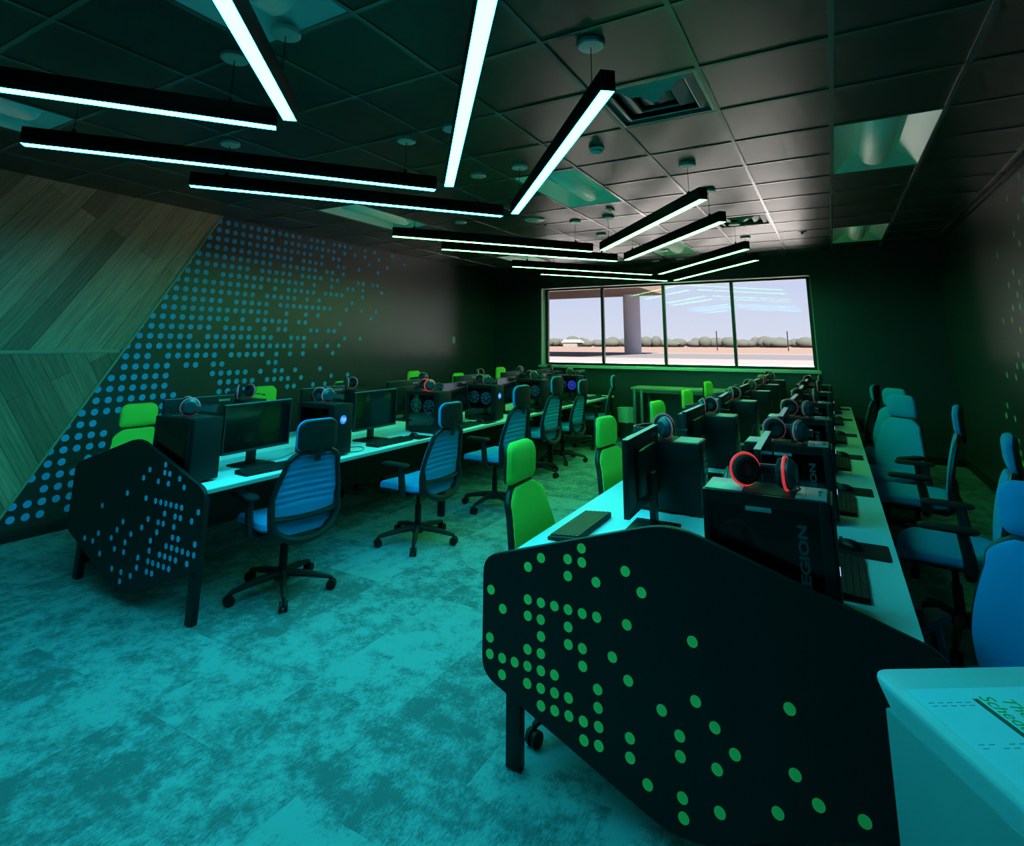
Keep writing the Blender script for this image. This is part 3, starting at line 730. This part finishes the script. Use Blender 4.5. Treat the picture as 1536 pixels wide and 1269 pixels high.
def headset(ring):
    r = empty('gaming_headset')    # lies with the cups upright and the band lying behind (+y)
    for s in (1, -1):
        b = MB(); b.cyl((s * .055, 0, .054), (s * .078, 0, .054), .050, .052, 22); b.cyl((s * .078, 0, .054), (s * .098, 0, .054), .052, .034, 22)
        cup = b.obj('ear_cup', M_teal, r)
        MB().torus((s * .052, 0, .054), .036, .0145, (1, 0, 0), 22, 8).obj('ear_cushion', M_foam, cup)
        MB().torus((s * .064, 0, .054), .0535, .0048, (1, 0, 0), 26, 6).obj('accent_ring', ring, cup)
        if s < 0:                                  # this cup swivels outwards on its hinge
            Q = Matrix.Translation((-.078, 0, .054)) @ Matrix.Rotation(R(-48), 4, 'Z') @ Matrix.Translation((.078, 0, -.054))
            for q in (cup, *cup.children): q.data.transform(Q)
    pts = [XYZ(.090 * math.cos(PI * k / 16), .012 + .145 * math.sin(PI * k / 16), .050 - .022 * math.sin(PI * k / 16)) for k in range(17)]
    b = MB(); rr = []
    for i, p in enumerate(pts):
        t = (pts[min(i + 1, 16)] - pts[max(i - 1, 0)]).normalized(); n = Vector((t.y, -t.x, 0)).normalized(); z = Vector((0, 0, 1)); h = .010 + .010 * math.sin(PI * i / 16)
        rr.append(b.ring([p + n * .005 - z * h, p + n * .005 + z * h, p - n * .005 + z * h, p - n * .005 - z * h]))
    b.skin(rr); band = b.obj('headband', M_teal, r, 50)
    b = MB(); rr = []
    for i in range(4, 13):
        p = pts[i]; t = (pts[i + 1] - pts[i - 1]).normalized(); n = Vector((t.y, -t.x, 0)).normalized(); z = Vector((0, 0, 1))
        rr.append(b.ring([p - n * .006 - z * .016, p - n * .006 + z * .016, p - n * .016 + z * .013, p - n * .016 - z * .013]))
    b.skin(rr); b.obj('band_padding', M_foam, band)
    MB().tube([(.092, -.01, .03), (.115, -.06, .022), (.105, -.11, .02)], .0032, 6).tube([(.105, -.11, .02), (.10, -.128, .02)], .007, 8).obj('microphone', M_black, r)
    index(r); return r
PR = {}
def put(key, maker, x, y, z, rz, lab, cat, group):
    if key not in PR: o = PR[key] = maker()
    else: o = copy_tree(PR[key])
    o.location = (x, y, z); o.rotation_euler = (0, 0, rz); tag(o, lab, cat, group); return o
Z = DZ + .0006
BENCH = {'L': (XLc, 'blue-dotted bench'), 'R': (XRc, 'green-dotted bench')}
TY = {('L', 'blue'): [2.114, 3.12, 4.42, 5.45, 6.65, 7.85], ('L', 'green'): [3.0, 4.2, 5.4, 6.64, 7.84, 8.94],
      ('R', 'blue'): [2.115, 3.2, 4.37, 5.57, 6.85, 8.05], ('R', 'green'): [3.0, 4.2, 5.4, 6.66, 7.80, 8.88]}
MY = {('L', 'blue'): [2.42, 3.60, 4.82, 5.93, 7.15, 8.3], ('L', 'green'): [2.42, 3.63, 4.80, 6.05, 7.25, 8.35],
      ('R', 'blue'): [2.50, 3.70, 4.90, 6.13, 7.36, 8.45], ('R', 'green'): [2.44, 3.63, 4.82, 6.08, 7.22, 8.30]}
for (bn, colr), ys in TY.items():
    xc, bname = BENCH[bn]
    s = 1 if (bn, colr) in (('L', 'blue'), ('R', 'blue')) else -1      # +1: user sits on the +x side
    rot = 0 if s > 0 else PI
    grp = f'{colr} chairs side of the {bname}'
    side = 'aisle' if (bn, colr) in (('L', 'blue'), ('R', 'green')) else 'wall'
    fx = .635 if bn == 'L' else .49
    mx = .37 if bn == 'L' else (.25 if s > 0 else .315)
    for k, yn in enumerate(ys):
        seat = f'{side} side of {bname}'
        nth = f'{ORD[k]} from dotted panel'
        yc = yn + .10
        x = xc + s * (fx - (.11 if (bn, colr, k) == ('L', 'blue', 0) else 0))
        ja = R(random.uniform(-2, 2))
        if bn == 'L':
            lit = 2 if (colr == 'blue' and k == 5) else (1 if k in (1, 3, 5) else 0)
            put(('ta', lit), lambda: tower_a(lit), x, yc, Z, rot + ja, f'black fan-window computer tower, {seat}, {nth}', 'computer', 'computer towers of the ' + grp); th = .3885
        else:
            put('tb', tower_b, x, yc, Z, rot + ja * .3, f'grey-topped black computer tower, {seat}, {nth}', 'computer', 'computer towers of the ' + grp); th = .3545
        # headset lying on the tower
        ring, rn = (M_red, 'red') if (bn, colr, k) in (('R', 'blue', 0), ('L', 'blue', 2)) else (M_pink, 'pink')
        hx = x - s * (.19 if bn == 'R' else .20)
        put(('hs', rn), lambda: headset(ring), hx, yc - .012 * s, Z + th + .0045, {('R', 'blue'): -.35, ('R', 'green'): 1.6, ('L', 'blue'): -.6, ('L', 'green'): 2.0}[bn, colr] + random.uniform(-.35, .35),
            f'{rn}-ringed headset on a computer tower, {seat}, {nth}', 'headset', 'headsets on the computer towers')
        my = MY[bn, colr][k]
        wid = .544
        tl_ = bn == 'L' and colr == 'blue' and k >= 2
        put(('mon', tl_), lambda: monitor(R(7.5) if tl_ else 0), xc + s * mx, my + wid / 2, Z, rot + (R(5) if tl_ else R(random.uniform(-2.5, 2.5))), f'black flat monitor on a stand, {seat}, {nth}', 'monitor', 'monitors of the ' + grp)
        # keyboards, pads and mice only where they can be seen
        if colr == 'blue' or (bn == 'R' and k == 0):
            kx = xc + s * (.585 if bn == 'L' else .585); ky = my + wid / 2
            if bn == 'R':
                kx = xc + s * (.53 if s > 0 else .585)
                ky = yn + (.43 if s > 0 else -.42)
                py = ky + .345
                kr = 0
            else:
                py = min(my + .61, (ys[k + 1] if k < 5 else 9.1) - .115); ky = min(my + .25, py - .335); kr = R(random.uniform(-4, 4))
            put('kb', keyboard, kx - s * .02, ky, Z, rot + kr, f'black keyboard lying on {seat}, {nth}', 'keyboard', 'keyboards of the ' + grp)
            if py + .13 < 9.15 and not (bn == 'R' and s < 0):
                put('pad', lambda: mat_pad(True), xc + s * .56, py, Z, rot, f'thin black mouse pad on {seat}, {nth}', 'mouse pad', 'mouse pads of the ' + grp)
                put('mouse', mouse, xc + s * .53, py, Z + .0035, rot + R(random.uniform(-20, 20)), f'black computer mouse on a pad, {seat}, {nth}', 'mouse', 'mice of the ' + grp)

# loose cables on the benches
def cable(pts, m, lab, r=.0028):
    P = [Vector(p) for p in pts]; out = []
    for i in range(len(P) - 1):
        p0, p1, p2, p3 = P[max(i - 1, 0)], P[i], P[i + 1], P[min(i + 2, len(P) - 1)]
        for k in range(6):
            t = k / 6; out.append(.5 * ((2 * p1) + (p2 - p0) * t + (2 * p0 - 5 * p1 + 4 * p2 - p3) * t * t + (3 * p1 - p0 - 3 * p2 + p3) * t ** 3))
    out.append(P[-1])
    o = MB().tube(out, r, 6).obj('cable', m); tag(o, lab, 'cable', 'cables on the benches'); return o
zc_ = Z + .0034
cable([(-3.70, 2.84, zc_), (-3.61, 2.86, zc_ + .02), (-3.55, 2.94, zc_ + .05), (-3.64, 3.0, zc_ + .03), (-3.75, 3.06, zc_)], M_wcable, 'thin grey cable looping up beside the first monitor of the blue-dotted bench')
cable([(-3.45, 3.34, zc_), (-3.38, 3.42, zc_), (-3.42, 3.52, zc_), (-3.52, 3.58, zc_), (-3.6, 3.5, zc_)], M_cable, 'black cable curled on the pale top right of the second fan tower')
cable([(-.84, 2.34, zc_), (-.95, 2.36, zc_), (-1.03, 2.42, zc_ + .006), (-1.0, 2.50, zc_), (-.90, 2.53, zc_)], M_cable, 'black cable loop beside the monitor nearest the green-dotted panel')
cable([(-.56, 3.02, zc_), (-.55, 3.10, zc_ + .15), (-.53, 3.18, zc_ + .22), (-.555, 3.28, zc_ + .12), (-.545, 3.36, zc_)], M_wcable, 'grey cable arching between the towers on the green-dotted bench')
cable([(-.57, 4.2, zc_), (-.54, 4.24, zc_ + .22), (-.51, 4.28, zc_ + .30), (-.53, 4.33, zc_ + .16), (-.56, 4.345, zc_)], M_cable, 'black cable arching behind the second tower pair on the green-dotted bench')

# ------------------------------------------------------------------ the back of the room
t = empty('console_table', (-1.9, 9.24, 0)); tag(t, 'narrow high table with greenish wood top under the window', 'table')
MB().box(-1.05, .54, -.22, .26, .865, .90, bev=.003).obj('table_top', M_table, t)
for x in (-1.0, -.88, .48):
    for y in (-.19, .23): MB().box(x - .02, x + .02, y - .02, y + .02, .0, .865, bev=.002).obj('leg', M_steel, t)
MB().box(-1.0, .5, -.20, -.18, .82, .865).obj('apron', M_steel, t)
w = empty('waste_bin', (-3.13, 9.32, 0)); tag(w, 'small waste bin with a pale bag liner below the window', 'bin')
lathe([(.115, 0), (.12, .01), (.145, .50), (.138, .50), (.115, .03), (.01, .02)]).obj('bin_body', M_bin, w)
b = MB(); seg = 28
prof = [(.134, .42), (.143, .53), (.155, .535), (.158, .50), (.152, .31)]
b.skin([b.ring([((r + .004 * math.sin(k * 2.7 + i)) * math.cos(2 * PI * k / seg), (r + .004 * math.sin(k * 2.7 + i)) * math.sin(2 * PI * k / seg), z + .006 * math.sin(k * 1.9) * (i == 4)) for k in range(seg)]) for i, (r, z) in enumerate(prof)], False, False)
b.obj('bag_liner', M_liner, w)

# ------------------------------------------------------------------ cabinet with the schedule sheet
ca = R(31)
cb = empty('filing_cabinet', (.012, 1.752, 0), ca); tag(cb, 'pale steel filing cabinet with an overhanging rounded lid, beside the green-dotted panel', 'cabinet')
# local axes: +x along the far edge, -y towards the camera
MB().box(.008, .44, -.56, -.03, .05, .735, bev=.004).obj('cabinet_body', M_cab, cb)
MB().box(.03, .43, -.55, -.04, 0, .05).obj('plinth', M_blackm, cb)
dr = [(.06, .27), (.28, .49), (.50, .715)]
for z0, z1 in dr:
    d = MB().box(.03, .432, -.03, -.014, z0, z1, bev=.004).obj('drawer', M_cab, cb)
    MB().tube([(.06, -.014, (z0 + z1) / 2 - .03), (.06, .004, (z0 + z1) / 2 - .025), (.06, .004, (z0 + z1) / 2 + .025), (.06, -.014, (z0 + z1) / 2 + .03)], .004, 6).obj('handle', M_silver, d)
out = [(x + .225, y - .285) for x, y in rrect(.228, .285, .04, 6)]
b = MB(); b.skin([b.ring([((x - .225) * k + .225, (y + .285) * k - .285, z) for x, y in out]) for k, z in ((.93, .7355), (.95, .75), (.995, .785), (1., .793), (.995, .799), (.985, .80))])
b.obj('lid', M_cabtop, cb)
sh = empty('schedule_sheet', (.012, 1.752, .8006), ca); tag(sh, 'printed schedule sheet with green heading lying on the pale cabinet', 'paper')
# reading direction runs along the cabinet's near-far side towards the camera
def tx(s, size, m, x, y, sh_=0.): return text_mesh(s, size, m, 'heading', sh, basis((0, -1, 0), (1, 0, 0), (x - .045, y, .0011)), .0002, sh_, 'LEFT')
tx('The Grid', .042, M_inkg, .268, -.125, .15); tx('Schedule', .042, M_inkg, .228, -.115, .15)
MB().box(.151, .163, -.50, -.125, .0008, .0013).obj('black_bar', M_ink, sh)
b = MB().box(.022, .43, -.54, -.085, 0, .0008); k0 = len(b.bm.faces)
for row in range(3):
    for i in range(5):
        for j in range(5):
            if random.random() < .9:
                y = -.135 - row * .13 - j * .011; x = .142 - i * .021
                if j in (0, 1): b.box(x - .016, x - .004, y - .0018, y, .0008, .0012)
b.bm.faces.ensure_lookup_table()
for fc in b.bm.faces[k0:]: fc.material_index = 1
b.obj('sheet', M_paper, sh).data.materials.append(M_inkl)

# ------------------------------------------------------------------ outside the window
GZ = .95
def ext(name, m, x0, x1, y0, y1, z0, z1): return tag(MB().box(x0, x1, y0, y1, z0, z1).obj(name, m), kind='structure')
ext('outside_pavement', M_conc, -120, 80, YF + .40, 20, GZ - .4, GZ)  # unseen strip below the sill, kept pale to bounce sunlight onto the ceiling
ext('outside_driveway', M_drive, -120, 80, 20, 27, GZ - .4, GZ)
ext('outside_road', M_road, -160, 110, 27, 42, GZ - .4, GZ - .02)
ext('outside_kerb', M_kerb, -160, 110, 42, 44.5, GZ - .4, GZ + .02)
ext('outside_field', M_field, -500, 300, 44.5, 420, GZ - .4, GZ - .01)
cn = empty('outside_canopy', (-12.8, 40, GZ - .02)); tag(cn, 'flat entrance canopy on a round column outside the window', 'canopy')
MB().box(-30, 2.2, -15, 1.2, 4.32, 5.0).obj('roof_slab', M_soffit, cn)
lathe([(.62, .0), (.62, 4.32)], 28).obj('column', M_column, cn)
b = MB()
for k in range(400):
    x = -260 + k * .95 + random.uniform(-1, 1); y = 190 + random.uniform(-24, 24); h = random.uniform(2.0, 3.5)
    b.ball((x, y, GZ + h * .45), 1., random.uniform(1.6, 2.8), 2., h * .55, 2)
tag(b.obj('tree_line', M_leaf), 'hazy row of low trees along the horizon outside', 'trees', kind='stuff')
for k, (x, y, h) in enumerate([(-12.0, 70, 2.3), (-4.3, 70, 2.2), (-.2, 70, 1.9)]):
    o = MB().cyl((x, y, GZ - .02), (x, y, GZ + h), .06, seg=8).obj('fence_post', M_post); tag(o, ['thin dark post in the field seen through the third window pane', 'thin dark post in the field by the last window bar', 'short dark post in the field seen through the last window pane'][k], 'post', 'posts in the field')
hs = empty('far_house', (-66, 150, GZ)); tag(hs, 'tiny pale house before the trees seen through the first pane', 'house')
MB().box(-2.2, 2.2, -2, 2, 0, 1.3).obj('house_wall', M_house, hs); MB().prism([(-2.6, 1.3), (2.6, 1.3), (1.4, 2.0), (-1.4, 2.0)], -2.3, 2.3, lambda x, z, d: XYZ(x, d, z)).obj('house_roof', M_conc, hs)

# ------------------------------------------------------------------ light
wd = bpy.data.worlds.new('sky'); sc.world = wd; wd.use_nodes = True
nt = wd.node_tree; bg = nt.nodes['Background']
tc = nt.nodes.new('ShaderNodeTexCoord'); sp = nt.nodes.new('ShaderNodeSeparateXYZ'); rp = nt.nodes.new('ShaderNodeValToRGB')
nt.links.new(tc.outputs['Generated'], sp.inputs[0]); nt.links.new(sp.outputs['Z'], rp.inputs[0]); nt.links.new(rp.outputs[0], bg.inputs[0])
e = rp.color_ramp.elements
e[0].position = 0.; e[0].color = (.78, .80, .93, 1); e[1].position = .6; e[1].color = (.40, .55, .95, 1)
x = e.new(.10); x.color = (.66, .73, .95, 1)
bg.inputs[1].default_value = 1.0
sun = bpy.data.lights.new('sun', 'SUN'); sun.energy = 34.0; sun.angle = .01; sun.color = (1, .93, .85)
so = bpy.data.objects.new('sun', sun); C.objects.link(so); so.rotation_euler = (R(38), R(18), 0)

# ------------------------------------------------------------------ camera
f, cx, cy = 824.8, 783.5, 357.3
yaw, pitch, roll = .505, .191, .003
fwd = Vector((-math.sin(yaw) * math.cos(pitch), math.cos(yaw) * math.cos(pitch), math.sin(pitch)))
rt = Vector((math.cos(yaw), math.sin(yaw), 0)); up = rt.cross(fwd)
r2 = rt * math.cos(roll) + up * math.sin(roll); u2 = -rt * math.sin(roll) + up * math.cos(roll)
cd = bpy.data.cameras.new('camera'); co = bpy.data.objects.new('camera', cd); C.objects.link(co)
mw = Matrix((r2, u2, -fwd)).transposed().to_4x4(); mw.translation = (0, 0, HC); co.matrix_world = mw
cd.sensor_fit = 'HORIZONTAL'; cd.sensor_width = 36; cd.lens = f / 1536 * 36
cd.shift_x = (768 - cx) / 1536; cd.shift_y = (cy - 634.5) / 1536
cd.clip_start = .02; cd.clip_end = 1500
sc.camera = co
vs = sc.view_settings; vs.view_transform = 'Standard'; vs.look = 'None'; vs.gamma = 1; vs.use_curve_mapping = False; vs.exposure = 0
